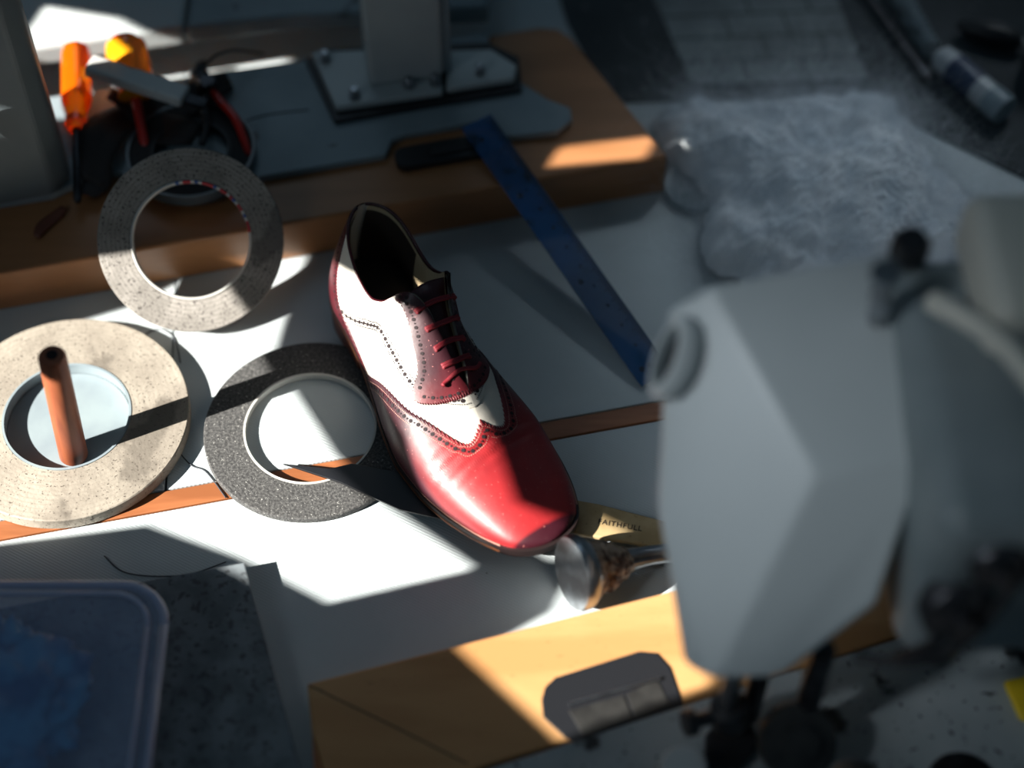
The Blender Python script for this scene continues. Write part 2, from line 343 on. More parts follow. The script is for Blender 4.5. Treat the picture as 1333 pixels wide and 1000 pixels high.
lathe('needle_bar',[(.006,0),(.006,.06),(.0045,.062),(.0045,.09)],(.140,-.312,.14),(0,0,-1),M['steel'],F,seg=20)
lathe('needle_clamp',[(.006,0),(.012,.002),(.013,.008),(.013,.022),(.008,.026)],(.141,-.313,.085),(.1,0,-1),M['black'],F,seg=28)
lathe('clamp_screw',[(.005,0),(.005,.014),(.009,.015),(.009,.022)],(.133,-.317,.075),(-.9,-.3,.1),M['black'],F,seg=20)
lathe('presser_bar',[(.007,0),(.007,.105)],(.160,-.300,.145),(0,0,-1),M['steeld'],F,seg=20)
prism('presser_foot',[(.128,-.335),(.150,-.338),(.166,-.318),(.160,-.298),(.140,-.300),(.130,-.312)],.026,.036,M['black'],F,bevel=.002)
lathe('roller_wheel',[(.006,-.002),(.024,0),(.026,.003),(.026,.012),(.024,.015),(.012,.016),(.012,.02)],(.186,-.325,.055),(.1,-.5,.8),M['leaf'],F,seg=48)
lathe('roller_bracket',[(.008,0),(.008,.10)],(.195,-.305,.145),(-.02,-.05,-1),M['steeld'],F,seg=20)
lathe('needle_post',[(.016,0),(.016,.03),(.014,.034)],(.112,-.345,.0246),(0,0,1),M['ironw'],F,seg=36)
lathe('needle_plate',[(.020,0),(.020,.003),(.018,.004)],(.228,-.345,.0246),(0,0,1),M['steel'],F,seg=40)
lathe('bed_cap',[(.024,0),(.024,.002),(.022,.003)],(.300,-.345,.0246),(0,0,1),M['steeld'],F,seg=40)
prism('yellow_tag',[(.338,-.270),(.37,-.262),(.375,-.305),(.345,-.298)],.0246,.031,M['yel'],F,bevel=.002)
# ------------------------------------------------------------------ tape rolls
def ring(name,c,R,r,h,mt,mcore,coreT=.003,axis=(0,0,1),label='',cat='tape roll',extra=None):
    e=thing(name,c,label,cat)
    lathe('tape',[(R-.0008,0),(R,.0008),(R,h-.0008),(R-.0008,h),(r+coreT,h),(r+coreT,0)],c,axis,mt,e,seg=128,closed=True)
    lathe('core',[(r+coreT-.0002,.0003),(r+coreT-.0002,h+.0006),(r,h+.0006),(r,.0003)],c,axis,mcore,e,seg=128,closed=True)
    return e
e=ring('tape_roll',(-.3415,-.0385,.0003),.0935,.0475,.012,M['tape2'],M['clear'],coreT=.002,label='large roll of speckled cream tape lying flat around a wooden peg')
lathe('core_disc',[(.0470,.0),(.0470,.0015),(.030,.0016)],(-.3415,-.0385,.0003),(0,0,1),M['clear'],e,seg=96)
ring('tape_roll',(-.155,-.0455,.0003),.0815,.0495,.0062,M['grit'],M['core'],coreT=.0018,label='roll of dark gritty tape lying flat, partly under the shoe')
tl=math.radians(39)
dirb=V((-math.sin(A13)*math.cos(tl),math.cos(A13)*math.cos(tl),math.sin(tl)))
nrm=V((math.cos(A13),math.sin(A13),0)).cross(dirb).normalized()
R1=.0725; h1=.018
base=V((-.2425,.0525,.0004))
cen=base+dirb*R1
if nrm.z<0:nrm=-nrm
E=thing('tape_roll',base,'roll of grey speckled double-sided tape leaning against the wooden board','tape roll')
lathe('tape',[(R1-.0008,0),(R1,.0008),(R1,h1-.0008),(R1-.0008,h1),(.0472,h1),(.0472,0)],cen+nrm*.0015,nrm,M['tape'],E,seg=128,closed=True)
ax,u,w=basis(nrm); parts=[]
seg=96; c0=cen+nrm*.0015
for j in range(seg):
    a0=2*math.pi*j/seg;a1=2*math.pi*(j+1)/seg
    q=[]
    for rr_,t in((.0452,.0),(.0452,h1+.0005),(.0470,h1+.0005),(.0470,.0)):
        for a in(a0,a1): q.append(c0+nrm*t+(u*math.cos(a)+w*math.sin(a))*rr_)
    md=((u*math.cos(a0)+w*math.sin(a0)))
    k=0
    if md.x>-.2 and md.y>.15:
        k=(0,1,1,0,2,1,1,1,0,2)[j%10]
    parts.append((q,[(0,1,3,2),(2,3,5,4),(4,5,7,6),(6,7,1,0)],k))
vs,fs,mi=merge(parts); mesh('core',vs,fs,[M['core'],M['corered'],M['coreblue']],E,mi=mi,smooth=True)
e=ring('tape_roll',(-.262,.190,.0530),.050,.03,.009,M['dark'],M['blackrub'],label='dark tape roll with pale blue plastic rim lying on the board')
lathe('rim',[(.0525,.0),(.0525,.0105),(.050,.0105),(.050,.0092),(.0505,.009),(.0505,.0)],(-.262,.190,.0530),(0,0,1),M['rimg'],e,seg=96,closed=True)
pg=thing('wooden_peg',(-.333,-.066,.002),'upright reddish-brown wooden peg standing in the tape roll','wooden peg')
lathe('peg_shaft',[(.0098,0),(.0108,.002),(.0105,.06),(.0100,.128),(.0085,.1305),(.0045,.131)],(-.334,-.068,.0022),(.075,0,1),M['dowel'],pg,seg=32)
lathe('peg_hole',[(.0042,.131),(.0042,.1314)],(-.334,-.068,.0022),(.075,0,1),M['hole'],pg,seg=20)
# ------------------------------------------------------------------ ruler
Lw=V((.113,.003,.0022)); Tp=V((-.0300,.222,.0605))
d=(Tp-Lw); ln=d.length; d.normalize()
RU=thing('ruler',Lw,'translucent blue plastic ruler leaning off the wooden board','ruler')
side=d.cross(V((0,0,1))).normalized(); up=side.cross(d)
vs,fs=obox((Lw+Tp)/2+up*.0012,(ln,.029,.0022),d,up)
mesh('blade',vs,fs,M['blue'],RU,bevel=.0006)
parts=[]
for i in range(int(ln/.002)-2):
    l=.0085 if i%5==0 else .005
    vs,fs=obox(Lw+d*(.004+i*.002)+side*(.0142-l/2)+up*.00245,(.0008,l,.0002),d,up); parts.append((vs,fs,0))
for i in range(12):
    vs,fs=obox(Lw+d*(.012+i*.02)+side*.0015+up*.00245,(.003,.0022,.0002),d,up); parts.append((vs,fs,0))
for t_ in (.012,.10,.19,.25):
    c_=Lw+d*t_-side*.006+up*.00245
    q=[c_+(d*math.cos(a)+side*math.sin(a))*.0024 for a in [2*math.pi*i/16 for i in range(16)]]
    parts.append((q,[tuple(range(16))],0))
vs,fs,mi=merge(parts); g=mesh('graduation',vs,fs,M['bluemark'],RU); g['kind']='stuff'
# ------------------------------------------------------------------ shears under shoe
KN=thing('shears',(0,-.11,.006),'dark steel shears with stamped brass-coloured handle lying under the shoe','shears')
kd=V((.274,-.058,0)).normalized(); kn_=V((-kd.y,kd.x,0)); k0=V((-.168,-.0835,.0068))
def KP(t,o): return k0+kd*t+kn_*o
bl=[KP(-.006,.003),KP(.03,.006),(KP(.045,.014)),KP(.11,.014),KP(.19,.010),KP(.19,-.014),KP(.13,-.020),KP(.09,-.018),KP(.04,-.004)]
prism('blade',[(q.x,q.y) for q in bl],.0066,.0086,M['black'],KN,bevel=.0004)
hd=[KP(.185,.010),KP(.20,.0145),KP(.235,.0145),KP(.262,.012),KP(.30,.009),KP(.345,.007),KP(.345,-.009),KP(.30,-.0125),KP(.26,-.013),KP(.215,-.0145),KP(.19,-.010)]
prism('handle',[(q.x,q.y) for q in hd],.0089,.0135,M['brass'],KN,bevel=.0012)
hd2=[KP(.225,-.016),KP(.27,-.0135),KP(.345,-.010),KP(.345,-.017),KP(.27,-.020)]
prism('handle.001',[(q.x,q.y) for q in hd2],.0015,.006,M['steeld'],KN,bevel=.0012)
fc=bpy.data.curves.new('t','FONT'); fc.body='FAITHFULL'; fc.size=.0060; fc.extrude=.0001; fc.offset=.00008; fc.align_x='CENTER'; fc.align_y='CENTER'; fc.space_character=1.15
fo=bpy.data.objects.new('t',fc); COL.objects.link(fo); bpy.context.view_layer.update()
me=bpy.data.meshes.new_from_object(fo.evaluated_get(bpy.context.evaluated_depsgraph_get())); bpy.data.objects.remove(fo)
me.materials.clear(); me.materials.append(M['ink'])
to=bpy.data.objects.new('stamped_text',me); q=KP(.253,-.0005); to.location=(q.x,q.y,.01368); to.rotation_euler=(0,0,math.atan2(kd.y,kd.x)); link(to,KN)
# ------------------------------------------------------------------ hammer
HM=thing('hammer',(.06,-.18,0),'worn steel cobbler hammer head with round face lying on its side','hammer')
hx=V((.87,.36,-.22)).normalized()
lathe('face',[(.001,-.0015),(.018,-.001),(.0265,.0),(.0278,.0025),(.0275,.008),(.0245,.012)],(.0425,-.187,.031),hx,M['steel'],HM,seg=56)
prof=[(.0245,.0118),(.021,.017),(.0185,.022),(.0195,.026),(.017,.032),(.0125,.039),(.009,.046)]
o=lathe('neck',prof,(.0425,-.187,.031),hx,M['hmr'],HM,seg=40)
dd=o.modifiers.new('s','SUBSURF'); dd.levels=2; dd.render_levels=2
tx=bpy.data.textures.new('cl','CLOUDS'); tx.noise_scale=.006
dm=o.modifiers.new('d','DISPLACE'); dm.texture=tx; dm.strength=.004; dm.texture_coords='LOCAL'
p1=V((.0425,-.187,.031))+hx*.043
tube('peen',[p1,p1+V((.02,.007,-.004)),p1+V((.05,.012,-.005)),p1+V((.09,.02,-.006))],[.0095,.0075,.0065,.006],M['steel'],HM,seg=16)
# ------------------------------------------------------------------ slab + box
SB=prism('felt_slab',[(-.194,-.169),(-.40,-.214),(-.40,-.50),(-.108,-.50),(-.1425,-.330)],.0004,.016,M['slab'],bevel=.0008)
info(SB,'dark grey speckled slab lying on the white bench','slab')
BC=(-.337,-.306)
BX=thing('plastic_box',(*BC,.0164),'clear bluish plastic box with lid holding crumpled blue film','plastic box')
def shell(name,w0,h0,r0,z0,w1,h1_,r1,z1,m,cx=BC[0],cy=BC[1],bottom=True):
    a=rrect(cx,cy,w0,h0,r0);b_=rrect(cx,cy,w1,h1_,r1);n=len(a)
    vs=[(x,y,z0) for x,y in a]+[(x,y,z1) for x,y in b_]
    fs=[(i,(i+1)%n,n+(i+1)%n,n+i) for i in range(n)]
    if bottom: fs.append(tuple(range(n)))
    return mesh(name,vs,fs,m,BX,smooth=False)
shell('body',.165,.17,.02,.0166,.186,.194,.026,.047,M['boxp'])
def rimtube(name,w,h,r,z,rad,m):
    a=rrect(BC[0],BC[1],w,h,r,n=10); pts=[V((x,y,z)) for x,y in a]; pts.append(pts[0])
    vs,fs=tube_data(pts,rad,10); return mesh(name,vs,fs,m,BX,smooth=True)
rimtube('rim',.194,.202,.032,.0475,.0032,M['boxrim'])
rimtube('rim.001',.174,.182,.026,.0535,.0018,M['boxrim'])
vs,fs=prism_data(rrect(BC[0],BC[1],.190,.198,.030),.0505,.0520); mesh('lid',vs,fs,M['lid'],BX)
bm=bmesh.new(); bmesh.ops.create_icosphere(bm,subdivisions=5,radius=1)
for v in bm.verts:
    n=noise.noise(v.co*2.2)*.5+abs(noise.noise(v.co*5.1))*.5
    k=1+n*.7
    v.co=V((v.co.x*.050*k,v.co.y*.055*k,v.co.z*.009*k))
me=bpy.data.meshes.new('blue_film'); bm.to_mesh(me); bm.free(); me.materials.append(M['bag'])
me.polygons.foreach_set('use_smooth',[True]*len(me.polygons))
bo=bpy.data.objects.new('blue_film',me); bo.location=(-.350,-.29,.033); COL.objects.link(bo)
info(bo,'crumpled translucent blue plastic film inside the clear box','plastic film')
# ------------------------------------------------------------------ hand tools on machine bed
def sd(name,tip,end,hf,rh,rs,mh,label,ms):
    tip=V(tip);end=V(end);ax=end-tip;L_=ax.length
    e=thing(name,tip,label,'screwdriver')
    hl=L_*(1-hf)
    lathe('shaft',[(rs*.6,0),(rs,.004),(rs,L_*hf+.002)],tip,ax,ms,e,seg=20)
    # fluted handle
    prof=[(rh*.55,0),(rh*.8,hl*.06),(rh*.68,hl*.16),(rh,hl*.3),(rh,hl*.85),(rh*.9,hl*.95),(rh*.55,hl)]
    a0,u0,w0=basis(ax); p0=tip+ax.normalized()*L_*hf; sg=48; vs=[];fs=[]
    for r_,t_ in prof:
        for j in range(sg):
            a=2*math.pi*j/sg; fl_=1-.09*(0.5+0.5*math.cos(a*6))*(1 if hl*.2<t_<hl*.9 else .2)
            vs.append(p0+a0*t_+(u0*math.cos(a)+w0*math.sin(a))*r_*fl_)
    for i in range(len(prof)-1):
        for j in range(sg): fs.append((i*sg+j,i*sg+(j+1)%sg,(i+1)*sg+(j+1)%sg,(i+1)*sg+j))
    fs.append(tuple(range(sg))[::-1]); fs.append(tuple((len(prof)-1)*sg+j for j in range(sg)))
    o=mesh('handle',vs,fs,mh,e,smooth=True,origin=p0); ee=o.modifiers.new('e','EDGE_SPLIT'); ee.split_angle=math.radians(40)
    return e
sd('screwdriver',(-.3480,.137,.058),(-.366,.29,.080),.45,.0135,.0035,M['orange'],'screwdriver with translucent orange handle lying on machine bed',M['steeld'])
s2=sd('screwdriver',(-.300,.195,.060),(-.322,.281,.094),.45,.0185,.004,M['yellow'],'stubby screwdriver with amber yellow handle among dark tools',M['redp'])
lathe('end_cap',[(.012,0),(.011,.002),(.007,.003)],(-.3222,.2817,.0943),V((-.022,.086,.034)),M['redp'],s2,seg=24)
kb=thing('craft_knife',(-.31,.235,.085),'pale grey flat craft knife handle resting over tools','knife')
vs,fs=obox((-.306,.236,.094),(.084,.020,.010),V((.080,-.024,-.012)),V((.1,.1,1))); mesh('handle',vs,fs,M['greyp'],kb,bevel=.0025,bseg=3)
vs,fs=obox((-.260,.2225,.085),(.022,.010,.004),V((.080,-.024,-.012)),V((.1,.1,1))); mesh('blade',vs,fs,M['steeld'],kb,bevel=.0006)
def scrap(x,y,z,w,h,a,amp,label,m=None):
    vs=[];fs=[];n=14;c,s=math.cos(a),math.sin(a)
    for k in(0,1):
        for i in range(n+1):
            for j in range(5):
                u_=(i/n-.5);v_=(j/4-.5)*(1-.5*abs(u_*2)**2)
                zz=z+amp*(math.sin(u_*7+x*90)*.5+.5)+k*.002+amp*.3*(math.sin(v_*5)+1)
                X=u_*w;Y=v_*h+.2*h*math.sin(u_*5+y*70)
                vs.append((x+X*c-Y*s,y+X*s+Y*c,zz))
    o=(n+1)*5
    for k in(0,1):
        for i in range(n):
            for j in range(4):
                a_=k*o+i*5+j; fs.append((a_,a_+1,a_+6,a_+5))
    for i in range(n):
        for j in (0,4): fs.append((i*5+j,(i+1)*5+j,o+(i+1)*5+j,o+i*5+j))
    for i in (0,n):
        for j in range(4): fs.append((i*5+j,i*5+j+1,o+i*5+j+1,o+i*5+j))
    ob=mesh('leather_scrap',vs,fs,m or M['scrap'],smooth=True); info(ob,label,'leather scrap','leather scraps on the machine bed'); return ob
scrap(-.325,.205,.0535,.10,.035,1.2,.012,'curled black leather scrap among hand tools')
scrap(-.295,.225,.0535,.09,.035,-.5,.012,'curled black leather scrap among hand tools')
scrap(-.275,.245,.0535,.09,.03,.5,.010,'curled black leather scrap among hand tools')
scrap(-.338,.175,.0535,.06,.025,1.4,.006,'curled black leather scrap among hand tools')
scrap(-.371,.125,.0462,.035,.010,1.1,.001,'small brown leather strip on the board edge',M['brownl'])
PL=thing('pliers',(-.25,.21,.053),'black pliers with red handles lying on the machine bed','pliers')
tube('handle',[(-.252,.252,.070),(-.240,.235,.070),(-.226,.215,.070),(-.214,.185,.060)],[.003,.0038,.0038,.003],M['redp'],PL)
tube('handle.001',[(-.252,.252,.070),(-.254,.23,.070),(-.250,.21,.070),(-.252,.19,.068)],[.003,.0038,.0038,.003],M['blackrub'],PL)
tube('jaw',[(-.252,.250,.070),(-.262,.27,.068),(-.260,.288,.064)],[.009,.008,.002],M['steeld'],PL)
lathe('pivot',[(.007,0),(.007,.004),(.006,.005)],(-.252,.250,.076),(0,0,1),M['steeld'],PL,seg=24)
tw=tube('wire',[(-.265,.255,.081),(-.252,.268,.084),(-.245,.275,.085),(-.232,.29,.075),(-.212,.305,.056)],.0012,M['black']); info(tw,'thin black wire curling over the machine bed','wire')
# ------------------------------------------------------------------ far right things
MT=prism('dark_sheet',[(.085,.300),(.30,.31),(.48,.18),(.85,.20),(.85,.74),(-.02,.74),(.05,.40)],.0003,.002,M['mat']); info(MT,'dark grey sheet spread over the bench','sheet')
CD=thing('tile_sheet',(.22,.38,.0022),'grey card sheet divided into brick-like blocks','card sheet')
q=[(.122,.46),(.29,.47),(.315,.325),(.158,.318)]
prism('card',q,.0022,.005,M['pap'],CD,bevel=.0005)
def bil(u_,v_): 
    a=V(q[3]).lerp(V(q[2]),u_);b_=V(q[0]).lerp(V(q[1]),u_); return a.lerp(b_,v_)
parts=[]
def seg_(u0,v0,u1,v1):
    a=bil(u0,v0);b_=bil(u1,v1);dd=(b_-a).to_3d(); c_=((a+b_)/2).to_3d(); c_.z=.0051
    vs,fs=obox(c_,(dd.length,.0020,.0003),dd); parts.append((vs,fs,0))
for i in range(1,5): seg_(0,i/5,1,i/5)
for i in range(5):
    for j in range(1,3): 
        uu=j/3+(.16 if i%2 else 0); seg_(uu,i/5,uu,(i+1)/5)
vs,fs,mi=merge(parts); mesh('joint_line',vs,fs,M['papl'],CD)
# fleece
out=[(.124,.268),(.128,.282),(.150,.292),(.20,.288),(.26,.296),(.31,.298),(.338,.286),(.350,.258),(.362,.222),(.385,.19),(.40,.15),(.40,.11),(.36,.08),(.30,.07),(.22,.075),(.17,.10),(.155,.14),(.165,.175),(.155,.200),(.138,.222),(.128,.245)]
P_=spline([(x,y,0) for x,y in out+[out[0]]],14)[:-1]
cc=V((.26,.19,0)); vs=[];fs=[];n=len(P_);K_=80
for k in range(1,K_+1):
    f=k/K_
    for i,pp in enumerate(P_):
        pt=cc.lerp(pp,f); 
        w1=noise.noise(V((pt.x*18,pt.y*18,3)))*.020+noise.noise(V((pt.x*48,pt.y*48,7)))*.009
        # streaky fibres drawn out along one direction
        w2=noise.noise(V((pt.x*70+pt.y*60,pt.y*170-pt.x*150,2)))*.0045
        z=.034*max(0,1-f**4)**.6+ ((w1+w2)*(1-f**8))+.004
        w3=noise.noise(V((pp.x*90,pp.y*90,5)))*.010
        pt2=pt+ (pp-cc).normalized()*(w1*.6+w3)*f
        vs.append((pt2.x,pt2.y,max(z,.0065 if f<1 else .0055)))
vs.append((cc.x,cc.y,.040)); ci=len(vs)-1
for k in range(K_-1):
    for i in range(n):
        fs.append((k*n+i,k*n+(i+1)%n,(k+1)*n+(i+1)%n,(k+1)*n+i))
for i in range(n): fs.append((ci,(i+1)%n,i))
FL=mesh('fleece',vs,fs,M['fleece'],smooth=True); info(FL,'fluffy pale blue-white polyester wadding heaped on the bench','wadding',kind='stuff')
ps=FL.modifiers.new('fur','PARTICLE_SYSTEM').particle_system.settings
ps.type='HAIR'; ps.count=3000; ps.hair_length=.012; ps.hair_step=4; ps.brownian_factor=.020; ps.factor_random=.008
ps.root_radius=.011; ps.tip_radius=.003; ps.radius_scale=.01
ps.child_type='SIMPLE'; ps.rendered_child_count=3; ps.child_percent=2; ps.child_radius=.014; ps.roughness_2=.04; ps.roughness_1=.03; ps.roughness_1_size=.01
ld=lathe('metal_lid',[(.001,.004),(.018,.004),(.023,.007),(.027,.007),(.028,.001),(.027,0)],(.156,.200,.0004),(0,0,1),M['iron'],seg=56); info(ld,'round grey metal lid lying beside the wadding','metal lid')
TB=thing('glue_tube',(.40,.30,.002),'white squeezable glue tube with dark label lying on the sheet','glue tube')
a_=V((.376,.343,.018)); b_=V((.428,.273,.016)); dx=b_-a_
lathe('body',[(.006,0),(.0110,.004),(.0130,.02),(.0130,.05),(.0130,.064)],a_,dx,[M['tubew'],M['tubeb']],TB,seg=32,mi=[0,0,1,0])
lathe('cap',[(.0133,.064),(.0138,.066),(.0138,.080),(.0130,.083)],a_,dx,M['iron'],TB,seg=24)
pts=[]
for i in range(90):
    t=i/90; pc=V((.345,.45,.013)).lerp(V((.372,.352,.013)),t); a=i*1.2
    pts.append(pc+V((math.cos(a)*.009,0,math.sin(a)*.009)))
vs,fs=tube_data(pts,.0018,6); o=mesh('spiral_cord',vs,fs,M['iron'],smooth=True); info(o,'coiled grey spiral cord on the dark sheet','cord')
BT=thing('bottle',(.475,.345,.002),'small glossy black bottle standing on the dark sheet','bottle')
lathe('body',[(.018,0),(.020,.002),(.020,.04),(.016,.05),(.008,.055)],(.475,.345,.0022),(0,0,1),M['black'],BT,seg=36)
lathe('cap',[(.009,.055),(.009,.07),(.008,.072)],(.475,.345,.0022),(0,0,1),M['steel'],BT,seg=24)
AW=thing('awl',(.44,.30,.002),'black handled awl lying on the dark sheet','awl')
lathe('handle',[(.004,0),(.008,.01),(.011,.035),(.008,.055),(.005,.06)],(.40,.385,.0135),(.5,-.2,0),M['black'],AW,seg=20)
lathe('spike',[(.002,.06),(.0018,.11),(.0003,.125)],(.40,.385,.0135),(.5,-.2,0),M['steel'],AW,seg=12)
rd=lathe('steel_rod',[(.003,0),(.003,.30)],(.255,.60,.0055),(.2,-.5,0),M['steeld'],seg=14); rd.location.z=.0085; info(rd,'thin dark steel rod lying across the sheet','rod')
for i,pts in enumerate([[(-.30,-.155,.0008),(-.285,-.168,.0008),(-.262,-.172,.0008),(-.235,-.170,.0008),(-.21,-.160,.0008)],
    [(-.262,-.03,.0008),(-.259,-.055,.0008),(-.245,-.075,.0008),(-.232,-.082,.0008),(-.215,-.105,.0008)],
    [(-.30,.04,.0008),(-.285,.053,.0008),(-.27,.045,.0008),(-.262,.02,.0008)]]):
    o=tube('thread',pts,.0005,M['thread'],seg=6,n=10); info(o,'loose dark thread lying on the white bench','thread','loose threads')
# ------------------------------------------------------------------ SHOE
SH=V((-.1313,.1007,0)); SA=V((.529,-.848,0)).normalized(); SR=V((.848,.529,0)).normalized(); SL=.3080
key=lambda s: math.acos(max(-1,min(1,1-2*s)))/math.pi
wl=[(0,0),(.02,.017),(.06,.028),(.12,.035),(.2,.037),(.3,.041),(.4,.048),(.5,.056),(.6,.0605),(.68,.0595),(.76,.0548),(.84,.0475),(.91,.0385),(.96,.0290),(.99,.0150),(1,0)]
wr=[(0,0),(.02,.017),(.06,.027),(.12,.033),(.2,.033),(.3,.031),(.4,.034),(.5,.041),(.6,.0475),(.68,.050),(.76,.048),(.84,.0435),(.91,.0365),(.96,.0280),(.99,.0150),(1,0)]
zb=[(0,.022),(.25,.0215),(.33,.018),(.45,.010),(.58,.0072),(.72,.0075),(.85,.012),(1,.021)]
ct=[(0,.092),(.05,.091),(.10,.085),(.17,.0755),(.23,.072),(.27,.078),(.32,.097),(.35,.1055),(.39,.100),(.45,.088),(.56,.0680),(.66,.0555),(.77,.0460),(.86,.0415),(.93,.0375),(.97,.0340),(.99,.0315),(1,.029)]
ytt=[(0,0),(.015,.010),(.05,.018),(.10,.024),(.16,.0265),(.23,.0270),(.27,.0260),(.32,.0205),(.36,.0135),(.41,.0075),(.50,.0045),(.55,.0032),(.585,0),(1,0)]
yct=[(0,.014),(.1,.011),(.2,.009),(.35,.015),(.45,.0105),(.57,.005),(.7,0),(1,0)]
kt=[(0,1),(.26,1),(.36,.8),(.45,.55),(.58,.3),(.72,.08),(.85,0),(1,0)]
def us(s): return .012+.974*s
def base_pt(s,v,side):
    ss=us(s)
    w=(interp(wl,s,key) if side<0 else interp(wr,s,key))*.94
    zf=interp(zb,ss)+.0075
    zt=max(interp(ct,s,key),zf+.001); yt=interp(ytt,s,key); yc=interp(yct,s); k=interp(kt,s)
    yt=min(yt,w*.92+.0001)
    th=v*math.pi/2
    e=.88
    A0=max(0,math.cos(th))**e; B0=max(0,math.sin(th))**e
    A1=1-v**1.7+.10*math.sin(math.pi*v**.7); B1=v
    A=A0*(1-k)+A1*k; Bb=B0*(1-k)+B1*k
    y=side*w*A+(yc+side*yt)*(1-A); z=zf+(zt-zf)*Bb
    # walking creases across the vamp
    cr=math.exp(-((s-.72)/.05)**2)*.0007*math.sin((s+.03*side*(1-v))*190)*min(1,v*2)
    return SH+SA*(SL*ss)+SR*y+V((0,0,z+cr))
def P3(s,v,side,off=0):
    s=min(max(s,0),1); v=min(max(v,0),1)
    p=base_pt(s,v,side)
    if off==0:return p
    e=.004
    s0,s1=max(s-e,0.0),min(s+e,1.0); v0,v1=max(v-.01,0),min(v+.01,1)
    ds=base_pt(s1,v,side)-base_pt(s0,v,side); dv=base_pt(s,v1,side)-base_pt(s,v0,side)
    n=ds.cross(dv)*side
    if n.length<1e-12: n=V((0,0,1)) if s<.9 else SA
    n.normalize()
    ref=p-(SH+SA*(SL*us(s))+SR*interp(yct,s)+V((0,0,.03)))
    if s>.93 or s<.03: ref=ref+ (SA if s>.5 else -SA)*.02
    if n.dot(ref)<0:n=-n
    if s>.6 and v>.97: n=(n+V((0,0,1))*2).normalized() if s<.97 else n
    return p+n*off
def smap(t): return (1-math.cos(math.pi*t))/2
SHO=thing('dress_shoe',SH,'red and white leather wingtip lace-up shoe with brogue perforations','shoe')
def grid_mesh(fn,nu,nv):
    vs=[fn(i/(nu-1),j/(nv-1)) for i in range(nu) for j in range(nv)]
    fs=[(i*nv+j,i*nv+j+1,(i+1)*nv+j+1,(i+1)*nv+j) for i in range(nu-1) for j in range(nv-1)]
    return vs,fs
def zig(x,per): 
    f=(x/per)%1; return abs(f-.5)*2-.5
def disc(s,v,side,r,off):
    p=P3(s,v,side,off); e=.006
    du=(P3(s+e,v,side)-P3(s-e,v,side)).normalized(); dv=P3(s,min(v+.02,1),side)-P3(s,max(v-.02,0),side)
    dv=(dv-du*dv.dot(du)).normalized()
    vs=[p+(du*math.cos(a)+dv*math.sin(a))*r for a in [2*math.pi*i/8 for i in range(8)]]
    return vs,[tuple(range(8))]
def dots_along(curve,side,off,parts,kidx=1,big=.0011,small=.0006,gap=.0052,pair=True):
    acc=0;last=None;k=0
    fine=[]
    for i in range(len(curve)-1):
        for q in range(12):
            t=q/12; fine.append((curve[i][0]+(curve[i+1][0]-curve[i][0])*t,curve[i][1]+(curve[i+1][1]-curve[i][1])*t))
    for sv in fine:
        p=P3(sv[0],sv[1],side)
        if last is not None: acc+=(p-last).length
        last=p
        if acc>=gap/2:
            acc=0;k+=1
            vs,fs=disc(sv[0],sv[1],side,big if k%2 else small,off); parts.append((vs,fs,kidx))
def offset_curve(curve,sd_,dist,a_,b__):
    cv=[]; n=len(curve)
    for i in range(n):
        s,v=curve[i]; a=curve[max(i-1,0)]; b_=curve[min(i+1,n-1)]
        if not(.01<v<.995): continue
        tan=P3(b_[0],b_[1],sd_)-P3(a[0],a[1],sd_)
        if tan.length<1e-7: continue
        tan.normalize(); p=P3(s,v,sd_)
        du=(P3(s+.004,v,sd_)-p)/.004; dv=(P3(s,min(v+.01,1),sd_)-P3(s,max(v-.01,0),sd_))/(min(v+.01,1)-max(v-.01,0))
        nn=du.cross(dv); g=nn.cross(tan)
        if g.length<1e-12: continue
        g.normalize()
        if g.dot(du.normalized()*a_+dv.normalized()*b__)<0 : g=-g
        a11=du.dot(du);a12=du.dot(dv);a22=dv.dot(dv);b1=g.dot(du)*dist;b2=g.dot(dv)*dist
        det=a11*a22-a12*a12
        if abs(det)<1e-14: continue
        cs=(b1*a22-b2*a12)/det; cvv=(a11*b2-a12*b1)/det
        if abs(cs)>.08 or abs(cvv)>.25: continue
        nv=v+cvv
        if nv>1 or nv<.01: continue
        cv.append((s+cs,nv))
    return cv
parts=[]
for sd_ in(-1,1):
    vs,fs=grid_mesh(lambda a,b:P3(smap(a),b,sd_,0),150,34); parts.append((vs,fs,0))
vs,fs,mi=merge(parts); mesh('upper',vs,fs,M['white'],SHO,smooth=True,mi=mi)
parts=[]
for sd_ in(-1,1):
    vs,fs=grid_mesh(lambda a,b:P3(.004+.60*a**1.3,b,sd_,-.0022),60,16)
    ml=[]
    for i in range(59):
        s_=.004+.60*((i+.5)/59)**1.3
        for j in range(15): ml.append(1 if (sd_>0 and s_>.17) or j>=14 else 0)  # left wall dark as painted shade, heel dark as sock leather
    parts.append((vs,fs,ml))
vs,fs,mi=merge(parts); mesh('lining',vs,fs,[M['insole'],M['lining']],SHO,smooth=True,mi=mi)
def ins(a,b):
    s=.01+.7*a; L0=base_pt(s,.06,-1);R0=base_pt(s,.06,1); return L0.lerp(R0,.02+.96*b)+V((0,0,.001))
vs,fs=grid_mesh(ins,40,10); mesh('insole',vs,fs,M['insole'],SHO,smooth=True)
def sm01(x): x=max(0,min(1,x)); return x*x*(3-2*x)
def baked_shade(o,vals):  # stores the painted shade per vertex
    at=o.data.attributes.new('baked_shade','FLOAT','POINT')
    at.data.foreach_set('value',vals+[0.0]*(len(o.data.vertices)-len(vals)))
